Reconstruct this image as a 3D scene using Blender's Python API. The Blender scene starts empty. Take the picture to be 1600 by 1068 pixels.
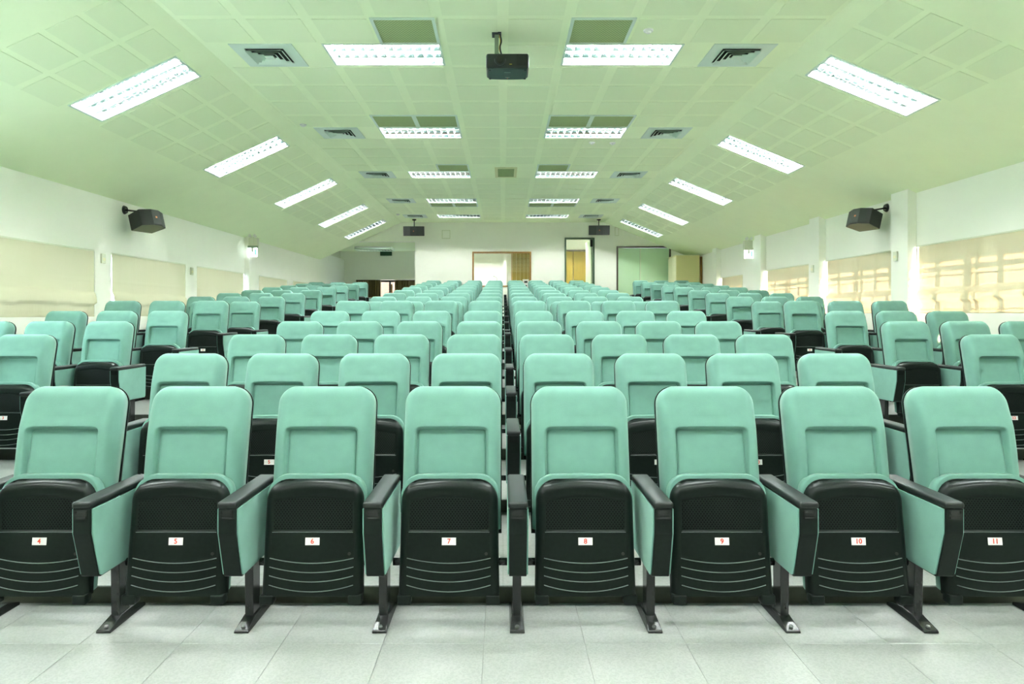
import bpy, bmesh, math, random
from mathutils import Vector, Matrix, Euler

random.seed(4)
scene = bpy.context.scene
COL = scene.collection

# ------------------------------------------------------------------ camera
CAM_Z = 1.275
cam_data = bpy.data.cameras.new('camera')
cam_data.sensor_width = 36.0
cam_data.lens = 24.0
cam_data.shift_x = 14.0 / 1600.0
cam_data.shift_y = -45.0 / 1600.0
cam_data.clip_start = 0.05
cam = bpy.data.objects.new('camera', cam_data)
cam.location = (0, 0, CAM_Z)
cam.rotation_euler = (math.radians(90), 0, 0)
COL.objects.link(cam)
scene.camera = cam

# ------------------------------------------------------------------ world, sun, exposure
world = bpy.data.worlds.new('world')
scene.world = world
world.use_nodes = True
wn = world.node_tree.nodes
wn['Background'].inputs[0].default_value = (0.72, 0.86, 1.0, 1)
wn['Background'].inputs[1].default_value = 2.9

sun_d = bpy.data.lights.new('sun', 'SUN')
sun_d.energy = 36.0
sun_d.angle = math.radians(0.8)
sun_d.color = (1.0, 0.50, 0.32)
sun = bpy.data.objects.new('sun', sun_d)
sun.rotation_euler = Vector((-0.70, 0.30, -0.62)).to_track_quat('-Z', 'Y').to_euler()
sun.location = (9, 3, 8)
COL.objects.link(sun)

scene.view_settings.view_transform = 'Standard'
scene.view_settings.look = 'None'
scene.view_settings.gamma = 1.0
scene.view_settings.use_curve_mapping = False
scene.view_settings.exposure = 2.66
scene.cycles.max_bounces = 10
scene.cycles.diffuse_bounces = 6
scene.cycles.sample_clamp_indirect = 6.0
scene.cycles.caustics_reflective = False
scene.cycles.caustics_refractive = False
TUBE = 40.0          # radiance of the fluorescent tubes

# ------------------------------------------------------------------ materials
def mat(name, color, rough=0.6, metal=0.0, spec=0.5, noise=0.0, nscale=40.0, bump=0.0, bscale=200.0, emit=None, estr=0.0):
    m = bpy.data.materials.new(name)
    m.use_nodes = True
    nt = m.node_tree
    b = nt.nodes['Principled BSDF']
    b.inputs['Base Color'].default_value = (*color, 1)
    b.inputs['Roughness'].default_value = rough
    b.inputs['Metallic'].default_value = metal
    b.inputs['Specular IOR Level'].default_value = spec
    tc = nt.nodes.new('ShaderNodeTexCoord')
    if noise > 0:
        n = nt.nodes.new('ShaderNodeTexNoise')
        n.inputs['Scale'].default_value = nscale
        n.inputs['Detail'].default_value = 4
        nt.links.new(tc.outputs['Object'], n.inputs['Vector'])
        r = nt.nodes.new('ShaderNodeMapRange')
        r.inputs['From Min'].default_value = 0.3
        r.inputs['From Max'].default_value = 0.7
        r.inputs['To Min'].default_value = 1 - noise
        r.inputs['To Max'].default_value = 1 + noise
        nt.links.new(n.outputs['Fac'], r.inputs['Value'])
        mx = nt.nodes.new('ShaderNodeVectorMath')
        mx.operation = 'SCALE'
        mx.inputs[0].default_value = color
        nt.links.new(r.outputs['Result'], mx.inputs['Scale'])
        nt.links.new(mx.outputs['Vector'], b.inputs['Base Color'])
    if bump > 0:
        n2 = nt.nodes.new('ShaderNodeTexNoise')
        n2.inputs['Scale'].default_value = bscale
        nt.links.new(tc.outputs['Object'], n2.inputs['Vector'])
        bp = nt.nodes.new('ShaderNodeBump')
        bp.inputs['Strength'].default_value = bump
        bp.inputs['Distance'].default_value = 0.002
        nt.links.new(n2.outputs['Fac'], bp.inputs['Height'])
        nt.links.new(bp.outputs['Normal'], b.inputs['Normal'])
    if emit:
        b.inputs['Emission Color'].default_value = (*emit, 1)
        b.inputs['Emission Strength'].default_value = estr
    return m

M = {}
M['fabric'] = mat('teal_fabric', (0.160, 0.342, 0.285), 0.85, spec=0.25, noise=0.05, nscale=14, bump=0.25, bscale=420)
_b = M['fabric'].node_tree.nodes['Principled BSDF']
_b.inputs['Sheen Weight'].default_value = 0.35
_b.inputs['Sheen Roughness'].default_value = 0.45
_b.inputs['Sheen Tint'].default_value = (0.75, 1.0, 0.9, 1)
M['black'] = mat('black_plastic', (0.0085, 0.0135, 0.011), 0.32, spec=0.12, noise=0.1, nscale=60, bump=0.05, bscale=500)
M['armpad'] = mat('black_arm_pad', (0.012, 0.017, 0.015), 0.48, spec=0.3, bump=0.2, bscale=500)
M['steel'] = mat('black_steel', (0.014, 0.017, 0.016), 0.25, noise=0.1)
M['ridge'] = mat('plastic_grey_and_glint', (0.16, 0.21, 0.19), 0.35)  # on the seat ribs this grey paints the light their lips catch
M['boltm'] = mat('zinc_bolt', (0.10, 0.11, 0.10), 0.4, metal=0.6)
M['latchm'] = mat('latch_metal', (0.014, 0.018, 0.016), 0.16)
M['plate'] = mat('white_sticker', (0.86, 0.86, 0.84), 0.5)
M['digit'] = mat('red_print', (0.75, 0.05, 0.02), 0.5)
M['ceil'] = mat('ceiling_paint', (0.85, 0.965, 0.67), 0.85, noise=0.012, nscale=3)
M['perf'] = mat('perforated_board', (0.80, 0.912, 0.632), 0.9, bump=0.1, bscale=300)
M['wall'] = mat('wall_paint', (0.94, 0.965, 0.87), 0.75, noise=0.012, nscale=2)
M['darkfront'] = mat('dark_front_wall', (0.16, 0.13, 0.09), 0.9)  # unseen wall, colour darkened to cut light bouncing onto the seat fronts
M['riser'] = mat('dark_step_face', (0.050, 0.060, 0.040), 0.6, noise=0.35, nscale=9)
M['trimgreen'] = mat('pale_metal_trim', (0.62, 0.76, 0.66), 0.4)
M['housing'] = mat('lamp_reflector', (0.88, 0.90, 0.90), 0.35)
M['louvre'] = mat('lamp_louvre', (0.80, 0.86, 0.86), 0.3, metal=0.25)
M['mirror'] = mat('lamp_mirror', (0.70, 0.80, 0.80), 0.12, metal=1.0)
M['tube'] = mat('tube_light', (0.9, 0.9, 0.9), 0.4, emit=(1.0, 1.0, 0.99), estr=TUBE)
M['tube4'] = mat('tube_light_dimmed', (0.9, 0.9, 0.9), 0.4, emit=(1.0, 1.0, 0.99), estr=TUBE * .8)  # last two light rows dimmed to keep the back wall from clipping
M['tube5'] = mat('tube_light_dimmest', (0.9, 0.9, 0.9), 0.4, emit=(1.0, 1.0, 0.99), estr=TUBE * .42)
M['tubeoff'] = mat('tube_unlit', (0.75, 0.78, 0.76), 0.3)
M['plastic'] = mat('pale_plastic', (0.74, 0.78, 0.62), 0.5)
M['white'] = mat('white_enamel', (0.82, 0.84, 0.80), 0.4)
M['dark'] = mat('dark_gap', (0.02, 0.025, 0.018), 0.8)
M['projector'] = mat('projector_black', (0.018, 0.026, 0.024), 0.4)
M['projector2'] = mat('projector_underside', (0.020, 0.045, 0.040), 0.45)
M['lens'] = mat('lens_glass', (0.006, 0.006, 0.008), 0.08)
M['yellow'] = mat('yellow_cable', (0.65, 0.50, 0.06), 0.5)
M['spk'] = mat('speaker_black', (0.018, 0.022, 0.018), 0.55, bump=0.3, bscale=350)
M['spkgrille'] = mat('speaker_cloth', (0.030, 0.038, 0.030), 0.75, bump=0.4, bscale=500)
M['spklit'] = mat('speaker_lit_underside', (0.16, 0.17, 0.10), 0.6)  # tan light from below painted into the speaker undersides
M['orange'] = mat('orange_badge', (0.55, 0.16, 0.03), 0.4)
M['brown'] = mat('brown_wood_frame', (0.28, 0.14, 0.025), 0.45, noise=0.2, nscale=20)
M['darkbrown'] = mat('dark_brown_frame', (0.055, 0.04, 0.02), 0.45, noise=0.2)
M['greenframe'] = mat('dark_green_frame', (0.035, 0.085, 0.04), 0.45)
M['leaf'] = mat('pale_green_door', (0.62, 0.76, 0.54), 0.5)
M['frost'] = mat('frosted_green_panel', (0.60, 0.84, 0.57), 0.22, noise=0.02, nscale=2)
M['cabinet'] = mat('cream_cabinet', (0.78, 0.74, 0.36), 0.45)
M['cabdoor'] = mat('cream_cabinet_door', (0.84, 0.82, 0.56), 0.45)
M['sign'] = mat('lit_sign', (0.85, 0.9, 0.9), 0.4, emit=(0.9, 0.97, 1.0), estr=0.8)
M['signgreen'] = mat('sign_green', (0.10, 0.50, 0.32), 0.5, emit=(0.1, 0.6, 0.4), estr=0.2)
M['exitdark'] = mat('unlit_exit_sign', (0.010, 0.075, 0.035), 0.4)
M['ventcream'] = mat('cream_vent_frame', (0.66, 0.70, 0.38), 0.6)
M['ventolive'] = mat('olive_vent_face', (0.26, 0.36, 0.14), 0.7, bump=0.4, bscale=200)
M['grille'] = mat('return_grille_mesh', (0.36, 0.46, 0.22), 0.8)
M['alu'] = mat('window_frame_paint', (0.60, 0.58, 0.50), 0.5)
M['brick'] = mat('pink_brick', (0.30, 0.15, 0.11), 0.8, noise=0.1)
M['pole'] = mat('grey_green_steel', (0.30, 0.40, 0.28), 0.4, metal=0.3)

def wood(name, c1, c2):
    m = bpy.data.materials.new(name); m.use_nodes = True
    nt = m.node_tree; b = nt.nodes['Principled BSDF']; b.inputs['Roughness'].default_value = 0.45
    tc = nt.nodes.new('ShaderNodeTexCoord')
    mp = nt.nodes.new('ShaderNodeMapping'); mp.inputs['Scale'].default_value = (30, 30, 1.2)
    n = nt.nodes.new('ShaderNodeTexNoise'); n.inputs['Scale'].default_value = 1.5
    r = nt.nodes.new('ShaderNodeMix'); r.data_type = 'RGBA'
    r.inputs[6].default_value = (*c1, 1); r.inputs[7].default_value = (*c2, 1)
    nt.links.new(tc.outputs['Object'], mp.inputs['Vector']); nt.links.new(mp.outputs['Vector'], n.inputs['Vector'])
    nt.links.new(n.outputs['Fac'], r.inputs[0]); nt.links.new(r.outputs[2], b.inputs['Base Color'])
    return m
M['wood'] = wood('golden_wood', (0.17, 0.12, 0.012), (0.28, 0.21, 0.03))
M['curtain'] = wood('brown_curtain', (0.10, 0.07, 0.02), (0.20, 0.14, 0.05))

def terrazzo(name, joints):
    m = bpy.data.materials.new(name); m.use_nodes = True
    nt = m.node_tree; b = nt.nodes['Principled BSDF']
    b.inputs['Roughness'].default_value = 0.28
    b.inputs['Specular IOR Level'].default_value = 0.45
    tc = nt.nodes.new('ShaderNodeTexCoord')
    v = nt.nodes.new('ShaderNodeTexVoronoi'); v.inputs['Scale'].default_value = 160
    n = nt.nodes.new('ShaderNodeTexNoise'); n.inputs['Scale'].default_value = 5; n.inputs['Detail'].default_value = 5
    oi = nt.nodes.new('ShaderNodeObjectInfo')
    nt.links.new(tc.outputs['Object'], v.inputs['Vector'])
    add = nt.nodes.new('ShaderNodeVectorMath'); add.operation = 'ADD'
    geo = nt.nodes.new('ShaderNodeNewGeometry')
    nt.links.new(geo.outputs['Position'], n.inputs['Vector'])
    cr = nt.nodes.new('ShaderNodeValToRGB')
    cr.color_ramp.elements[0].position = 0.1; cr.color_ramp.elements[0].color = (0.345, 0.375, 0.355, 1)
    cr.color_ramp.elements[1].position = 0.75; cr.color_ramp.elements[1].color = (0.405, 0.435, 0.415, 1)
    sep = nt.nodes.new('ShaderNodeSeparateColor')
    nt.links.new(v.outputs['Color'], sep.inputs['Color'])
    nt.links.new(sep.outputs['Red'], cr.inputs['Fac'])
    mr = nt.nodes.new('ShaderNodeMapRange')
    mr.inputs['From Min'].default_value = 0.25; mr.inputs['From Max'].default_value = 0.75
    mr.inputs['To Min'].default_value = 0.93; mr.inputs['To Max'].default_value = 1.05
    nt.links.new(n.outputs['Fac'], mr.inputs['Value'])
    sc = nt.nodes.new('ShaderNodeVectorMath'); sc.operation = 'SCALE'
    nt.links.new(cr.outputs['Color'], sc.inputs[0]); nt.links.new(mr.outputs['Result'], sc.inputs['Scale'])
    if joints:
        bk = nt.nodes.new('ShaderNodeTexBrick')
        bk.offset = 0.0
        bk.inputs['Scale'].default_value = 1.0
        bk.inputs['Brick Width'].default_value = 0.39
        bk.inputs['Row Height'].default_value = 0.39
        bk.inputs['Mortar Size'].default_value = 0.0022
        bk.inputs['Color1'].default_value = (1, 1, 1, 1); bk.inputs['Color2'].default_value = (1, 1, 1, 1)
        bk.inputs['Mortar'].default_value = (0.8, 0.8, 0.76, 1)
        nt.links.new(geo.outputs['Position'], bk.inputs['Vector'])
        ml = nt.nodes.new('ShaderNodeVectorMath'); ml.operation = 'MULTIPLY'
        nt.links.new(sc.outputs['Vector'], ml.inputs[0]); nt.links.new(bk.outputs['Color'], ml.inputs[1])
        nt.links.new(ml.outputs['Vector'], b.inputs['Base Color'])
    else:
        nt.links.new(sc.outputs['Vector'], b.inputs['Base Color'])
    return m
M['tile'] = terrazzo('terrazzo_tile', False)
M['tread'] = terrazzo('terrazzo_floor', True)
M['grout'] = mat('tile_joint', (0.27, 0.29, 0.25), 0.8)

def dotted(name, base, hole, pitch, radius, rough, axes=('X', 'Z')):
    """small round perforations in staggered rows, as colour and fine relief on the panel"""
    m = bpy.data.materials.new(name); m.use_nodes = True
    nt = m.node_tree; b = nt.nodes['Principled BSDF']; b.inputs['Roughness'].default_value = rough
    tc = nt.nodes.new('ShaderNodeTexCoord')
    s = nt.nodes.new('ShaderNodeSeparateXYZ'); nt.links.new(tc.outputs['Object'], s.inputs[0])
    def math_(op, a, bb=None, c=None):
        nd = nt.nodes.new('ShaderNodeMath'); nd.operation = op
        for i, q in enumerate((a, bb, c)):
            if q is None: continue
            if isinstance(q, (int, float)): nd.inputs[i].default_value = q
            else: nt.links.new(q, nd.inputs[i])
        return nd.outputs[0]
    def cell(ox, oz):
        dx = math_('SUBTRACT', math_('FRACT', math_('ADD', math_('DIVIDE', s.outputs[axes[0]], pitch), ox + 100)), 0.5)
        dz = math_('SUBTRACT', math_('FRACT', math_('ADD', math_('DIVIDE', s.outputs[axes[1]], pitch * 1.3), oz + 100)), 0.5)
        dz = math_('MULTIPLY', dz, 1.3)
        d2 = math_('ADD', math_('MULTIPLY', dx, dx), math_('MULTIPLY', dz, dz))
        return math_('LESS_THAN', d2, (radius / pitch) ** 2)
    h = math_('MAXIMUM', cell(0, 0), cell(0.5, 0.5))
    r = nt.nodes.new('ShaderNodeMix'); r.data_type = 'RGBA'
    r.inputs[6].default_value = (*base, 1); r.inputs[7].default_value = (*hole, 1)
    nt.links.new(h, r.inputs[0]); nt.links.new(r.outputs[2], b.inputs['Base Color'])
    bp = nt.nodes.new('ShaderNodeBump'); bp.inputs['Strength'].default_value = 0.6; bp.inputs['Distance'].default_value = 0.002; bp.invert = True
    nt.links.new(h, bp.inputs['Height']); nt.links.new(bp.outputs['Normal'], b.inputs['Normal'])
    return m
M['perfseat'] = dotted('perforated_plastic', (0.010, 0.0155, 0.0125), (0.001, 0.0015, 0.0015), 0.0125, 0.0034, 0.5)
M['perfseat'].node_tree.nodes['Principled BSDF'].inputs['Specular IOR Level'].default_value = 0.1
M['grille'] = dotted('return_grille_mesh', (0.42, 0.53, 0.28), (0.22, 0.30, 0.11), 0.03, 0.009, 0.8, ('X', 'Y'))

def blind_mat():
    m = bpy.data.materials.new('blind_cloth'); m.use_nodes = True
    nt = m.node_tree; nt.nodes.remove(nt.nodes['Principled BSDF'])
    out = nt.nodes['Material Output']
    d = nt.nodes.new('ShaderNodeBsdfDiffuse'); t = nt.nodes.new('ShaderNodeBsdfTranslucent')
    d.inputs[0].default_value = (0.54, 0.53, 0.375, 1)
    t.inputs[0].default_value = (0.80, 0.74, 0.50, 1)
    tc = nt.nodes.new('ShaderNodeTexCoord')
    mp = nt.nodes.new('ShaderNodeMapping'); mp.inputs['Scale'].default_value = (1, 60, 3)
    n = nt.nodes.new('ShaderNodeTexNoise'); n.inputs['Scale'].default_value = 1.5
    nt.links.new(tc.outputs['Object'], mp.inputs[0]); nt.links.new(mp.outputs[0], n.inputs['Vector'])
    bp = nt.nodes.new('ShaderNodeBump'); bp.inputs['Strength'].default_value = 0.25; bp.inputs['Distance'].default_value = 0.01
    nt.links.new(n.outputs['Fac'], bp.inputs['Height']); nt.links.new(bp.outputs['Normal'], d.inputs['Normal'])
    mx = nt.nodes.new('ShaderNodeMixShader'); mx.inputs[0].default_value = 0.032
    nt.links.new(d.outputs[0], mx.inputs[1]); nt.links.new(t.outputs[0], mx.inputs[2])
    nt.links.new(mx.outputs[0], out.inputs['Surface'])
    return m
M['blind'] = blind_mat()

def glass_mat():
    m = bpy.data.materials.new('window_glass'); m.use_nodes = True
    nt = m.node_tree; nt.nodes.remove(nt.nodes['Principled BSDF'])
    out = nt.nodes['Material Output']
    t = nt.nodes.new('ShaderNodeBsdfTransparent'); t.inputs[0].default_value = (0.95, 0.97, 0.95, 1)
    g = nt.nodes.new('ShaderNodeBsdfGlossy'); g.inputs['Roughness'].default_value = 0.02
    mx = nt.nodes.new('ShaderNodeMixShader')
    mx.inputs[0].default_value = 0.06
    nt.links.new(t.outputs[0], mx.inputs[1]); nt.links.new(g.outputs[0], mx.inputs[2])
    nt.links.new(mx.outputs[0], out.inputs['Surface'])
    return m
M['glass'] = glass_mat()

# ------------------------------------------------------------------ helpers
def link(name, data, parent=None, m=None, loc=None, rot=None):
    o = bpy.data.objects.new(name, data)
    COL.objects.link(o)
    if parent is not None: o.parent = parent
    if m is not None and data is not None and len(data.materials) == 0: data.materials.append(M[m])
    if loc is not None: o.location = loc
    if rot is not None: o.rotation_euler = rot
    return o
def tag(o, label=None, cat=None, group=None, kind=None):
    if label: o['label'] = label
    if cat: o['category'] = cat
    if group: o['group'] = group
    if kind: o['kind'] = kind
    return o
def empty(name, loc=(0, 0, 0), rot=(0, 0, 0)):
    o = bpy.data.objects.new(name, None)
    o.empty_display_size = 0.1
    COL.objects.link(o); o.location = loc; o.rotation_euler = rot
    return o
def mesh(name, verts, faces, smooth=False):
    me = bpy.data.meshes.new(name)
    me.from_pydata([tuple(v) for v in verts], [], faces)
    me.validate(); me.update()
    if smooth:
        for p in me.polygons: p.use_smooth = True
    return me
def bm_mesh(name, bm, smooth=False):
    bmesh.ops.recalc_face_normals(bm, faces=bm.faces)
    me = bpy.data.meshes.new(name)
    bm.to_mesh(me); bm.free()
    if smooth:
        for p in me.polygons: p.use_smooth = True
    return me
def add_box(bm, x0, x1, y0, y1, z0, z1, bevel=0, seg=2, rot=None):
    vs = [bm.verts.new((x, y, z)) for z in (z0, z1) for y in (y0, y1) for x in (x0, x1)]
    fs = [(0, 2, 3, 1), (4, 5, 7, 6), (0, 1, 5, 4), (2, 6, 7, 3), (0, 4, 6, 2), (1, 3, 7, 5)]
    faces = [bm.faces.new([vs[i] for i in f]) for f in fs]
    if rot is not None:
        c = Vector(((x0 + x1) / 2, (y0 + y1) / 2, (z0 + z1) / 2))
        for v in vs: v.co = c + rot @ (v.co - c)
    if bevel:
        es = list({e for f in faces for e in f.edges})
        bmesh.ops.bevel(bm, geom=es, offset=bevel, segments=seg, affect='EDGES', profile=0.5)
def box(name, b, bevel=0, seg=2, smooth=False):
    bm = bmesh.new(); add_box(bm, *b, bevel=bevel, seg=seg)
    return bm_mesh(name, bm, smooth)
def boxes(name, bl, bevel=0, seg=1):
    bm = bmesh.new()
    for b in bl: add_box(bm, *b, bevel=bevel, seg=seg)
    return bm_mesh(name, bm)
def add_cyl(bm, p0, p1, r0, r1=None, seg=16, caps=True):
    p0 = Vector(p0); p1 = Vector(p1); r1 = r0 if r1 is None else r1
    d = (p1 - p0).normalized()
    a = Vector((0, 0, 1)) if abs(d.z) < 0.9 else Vector((1, 0, 0))
    u = d.cross(a).normalized(); w = d.cross(u)
    A = [bm.verts.new(p0 + r0 * (math.cos(t) * u + math.sin(t) * w)) for t in (2 * math.pi * i / seg for i in range(seg))]
    B = [bm.verts.new(p1 + r1 * (math.cos(t) * u + math.sin(t) * w)) for t in (2 * math.pi * i / seg for i in range(seg))]
    for i in range(seg):
        j = (i + 1) % seg
        bm.faces.new((A[i], A[j], B[j], B[i]))
    if caps:
        bm.faces.new(A[::-1]); bm.faces.new(B)
def cyl(name, p0, p1, r0, r1=None, seg=16, smooth=True):
    bm = bmesh.new(); add_cyl(bm, p0, p1, r0, r1, seg)
    me = bm_mesh(name, bm)
    for p in me.polygons: p.use_smooth = smooth and len(p.vertices) == 4
    return me
def extrude_profile(name, prof, axis, a, b, bevel=0):
    """prof: list of 2D points in the plane normal to axis ('x': (y,z))"""
    bm = bmesh.new()
    def P(q, t):
        return (t, q[0], q[1]) if axis == 'x' else ((q[0], t, q[1]) if axis == 'y' else (q[0], q[1], t))
    A = [bm.verts.new(P(q, a)) for q in prof]; B = [bm.verts.new(P(q, b)) for q in prof]
    n = len(prof)
    bm.faces.new(A[::-1]); bm.faces.new(B)
    for i in range(n): bm.faces.new((A[i], A[(i + 1) % n], B[(i + 1) % n], B[i]))
    if bevel: bmesh.ops.bevel(bm, geom=list(bm.edges), offset=bevel, segments=2, affect='EDGES', profile=0.5)
    return bm_mesh(name, bm)

def slab(name, xs, vs, w_of_v, front, back, place, smooth=True, angle=None):
    """cushion or shell: grid of fractions xs in [-1,1] by heights vs, outline half width w_of_v(v),
    front(x,v) and back(x,v) give the offsets along the outward normal, place(x,v,n) gives the point"""
    F, B = [], []
    verts = []
    for v in vs:
        w = w_of_v(v)
        rf, rb = [], []
        for u in xs:
            x = u * w
            rf.append(len(verts)); verts.append(place(x, v, front(x, v, w)))
            rb.append(len(verts)); verts.append(place(x, v, back(x, v, w)))
        F.append(rf); B.append(rb)
    faces = []
    nv, nx = len(vs), len(xs)
    for i in range(nv - 1):
        for j in range(nx - 1):
            faces.append((F[i][j], F[i][j + 1], F[i + 1][j + 1], F[i + 1][j]))
            faces.append((B[i][j], B[i + 1][j], B[i + 1][j + 1], B[i][j + 1]))
        faces.append((F[i][0], F[i + 1][0], B[i + 1][0], B[i][0]))
        faces.append((F[i][-1], B[i][-1], B[i + 1][-1], F[i + 1][-1]))
    for j in range(nx - 1):
        faces.append((F[0][j], B[0][j], B[0][j + 1], F[0][j + 1]))
        faces.append((F[-1][j], F[-1][j + 1], B[-1][j + 1], B[-1][j]))
    me = mesh(name, verts, faces)
    bm = bmesh.new(); bm.from_mesh(me)
    bmesh.ops.recalc_face_normals(bm, faces=bm.faces)
    bm.to_mesh(me); bm.free()
    if smooth:
        for p in me.polygons: p.use_smooth = True
        if angle: me.set_sharp_from_angle(angle=math.radians(angle))
    return me
def smoothstep(a, b, x):
    t = max(0.0, min(1.0, (x - a) / (b - a))); return t * t * (3 - 2 * t)
def dense(lst):
    """mirror positive half list"""
    return [-x for x in reversed(lst) if x > 0] + lst

# ------------------------------------------------------------------ room dimensions (metres, camera stands at the origin)
XL, XR = -5.47, 5.65
ZC = CAM_Z + 2.71              # flat middle of the ceiling
CR = 3.03                      # half width of the flat middle
ZWL, ZWR = CAM_Z + 1.59, CAM_Z + 1.636
YB = 20.4                      # back wall
YF = -4.0                      # front wall behind the camera
PITCH, ROW1, SEAT = 1.097, 2.97, 0.55
FLOORS = [0, .08, .16, .247, .345, .475, .485, .58, .668, .756, .85, .932, 1.018, 1.104, 1.20]
ZB = FLOORS[-1]
def riser_y(n): return 3.005 + PITCH * (n - 2)

# ------------------------------------------------------------------ floor
fl = link('floor', box('floor', (XL - .2, XR + .2, YF, 1.466, -.15, 0)), m='tread'); tag(fl, kind='structure', label='pale green terrazzo floor in front of the seats')
fb = link('floor_bed', box('floor_bed', (XL - .2, XR + .2, 1.466, 3.005, -.15, -.006)), fl, 'grout')
tile_me = {}
ys = [(1.466, 1.856), (1.856, 2.246), (2.246, 2.636), (2.636, 3.005)]
x0 = 0.316 - 0.39 * 15
for (a, b) in ys:
    for i in range(29):
        xa = x0 + i * 0.39
        key = round(b - a, 3)
        if key not in tile_me:
            tile_me[key] = box('floor_tile', (0.0006, 0.3894, 0.0006, b - a - 0.0006, -.006, 0), bevel=0.0008, seg=1)
            tile_me[key].materials.append(M['tile'])
        link('tile', tile_me[key], fl, loc=(xa, a, 0))
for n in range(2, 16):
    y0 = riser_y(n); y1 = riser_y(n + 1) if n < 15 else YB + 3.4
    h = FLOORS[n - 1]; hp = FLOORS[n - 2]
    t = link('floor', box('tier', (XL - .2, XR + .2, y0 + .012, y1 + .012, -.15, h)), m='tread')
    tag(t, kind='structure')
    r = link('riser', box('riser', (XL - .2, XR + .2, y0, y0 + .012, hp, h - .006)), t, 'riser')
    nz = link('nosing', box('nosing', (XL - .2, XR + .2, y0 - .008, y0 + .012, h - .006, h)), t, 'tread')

# ------------------------------------------------------------------ walls
def wall_with_openings(name, x0, x1, ya, yb, z0, z1, opens):
    """side wall box between x0 and x1 with rectangular openings (y0, y1, za, zb)"""
    bl = []; y = ya
    for (a, b, za, zb) in sorted(opens):
        if a > y: bl.append((x0, x1, y, a, z0, z1))
        bl.append((x0, x1, a, b, z0, za)); bl.append((x0, x1, a, b, zb, z1))
        y = b
    bl.append((x0, x1, y, yb, z0, z1))
    o = link(name, boxes(name, bl), m='wall'); tag(o, kind='structure')
    return o
LZ0, LZ1 = CAM_Z - .045, CAM_Z + .845
RZ0, RZ1 = CAM_Z - .0, CAM_Z + .918
LW = [(3.3, 6.2), (6.85, 9.14), (9.53, 11.77), (12.2, 14.43), (15.3, 17.3), (17.8, 19.9)]
RW = [(4.6, 6.85), (7.15, 9.33), (9.73, 11.95), (12.62, 14.65), (16.1, 17.68)]
wall_with_openings('wall_left', XL - .2, XL, YF, YB + 3.2, -.1, ZWL + .25, [(a, b, LZ0, LZ1) for a, b in LW])
wall_with_openings('wall_right', XR, XR + .2, YF, YB + .2, -.1, ZWR + .25, [(a, b, RZ0, RZ1) for a, b in RW])
wf = link('wall_front', box('wall_front', (XL - .2, XR + .2, YF - .2, YF, -.1, 4.3)), m='darkfront'); tag(wf, kind='structure')
# piers standing proud of the side walls
n = 1
for (a, b) in [(9.33, 9.73), (11.95, 12.33), (14.66, 15.04), (17.70, 18.05)]:
    zt = ZC - (ZC - ZWR) / (XR - CR) * (XR - .12 - CR) + .02
    o = link('trim_%d' % n, box('pier', (XR - .12, XR + .01, a, b, 0, zt)), m='wall'); tag(o, kind='structure'); n += 1
for (a, b) in [(14.45, 14.88)]:
    zt = ZC - (ZC - ZWL) / (-XL - CR) * (-XL - .10 - CR) + .02
    o = link('trim_%d' % n, box('pier', (XL - .01, XL + .10, a, b, 0, zt)), m='wall'); tag(o, kind='structure'); n += 1
# back wall with alcove, control window, door and sliding door openings
AX, AZ = -2.63, CAM_Z + 2.13
WX0, WX1, WZ0, WZ1 = -.918, .841, CAM_Z + .784, CAM_Z + 1.835
DX0, DX1, DZ = 1.843, 2.734, CAM_Z + 2.256
SX0, SX1, SZ = 3.39, 5.01, CAM_Z + 1.998
yb0, yb1 = YB, YB + .16
bl = [(AX, WX0, yb0, yb1, .9, 4.25), (WX0, WX1, yb0, yb1, .9, WZ0), (WX0, WX1, yb0, yb1, WZ1, 4.25), (WX1, DX0, yb0, yb1, .9, 4.25),
      (DX0, DX1, yb0, yb1, DZ, 4.25), (DX1, SX0, yb0, yb1, .9, 4.25), (SX0, SX1, yb0, yb1, SZ, 4.25), (SX1, XR + .2, yb0, yb1, .9, 4.25),
      (XL - .2, AX, yb0, yb1, AZ, 4.25)]
o = link('wall_back', boxes('wall_back', bl), m='wall'); tag(o, kind='structure')
# alcove behind the back wall, left
ya = YB + 3.1
o = link('wall_alcove', boxes('wall_alcove', [(XL - .2, -4.42, ya, ya + .15, .9, AZ + .2), (-4.42, AX + .3, ya, ya + .15, CAM_Z + 1.15, AZ + .2),
                                             (AX, AX + .15, yb1, ya, .9, AZ + .2)]), m='wall'); tag(o, kind='structure')
# rooms seen through the control window and the door
yr = 22.75
o = link('wall_booth', boxes('wall_booth', [(-1.75, 1.45, yr, yr + .1, 1.1, 3.9), (-1.85, -1.75, yb1, yr, 1.1, 3.9), (1.35, 1.45, yb1, yr, 1.1, 3.9),
                                           (.02, .12, yr - .25, yr, 1.2, 3.75)]), m='wall'); tag(o, kind='structure')
o = link('wall_corridor', boxes('wall_corridor', [(1.45, 3.6, yr + .1, yr + .2, 1.1, 3.9), (3.5, 3.6, yb1, yr + .1, 1.1, 3.9)]), m='wall'); tag(o, kind='structure')
o = link('ceiling', boxes('ceiling', [(-1.85, 3.6, yb1, yr + .2, 3.8, 3.9)]), m='wall'); tag(o, kind='structure')

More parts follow.
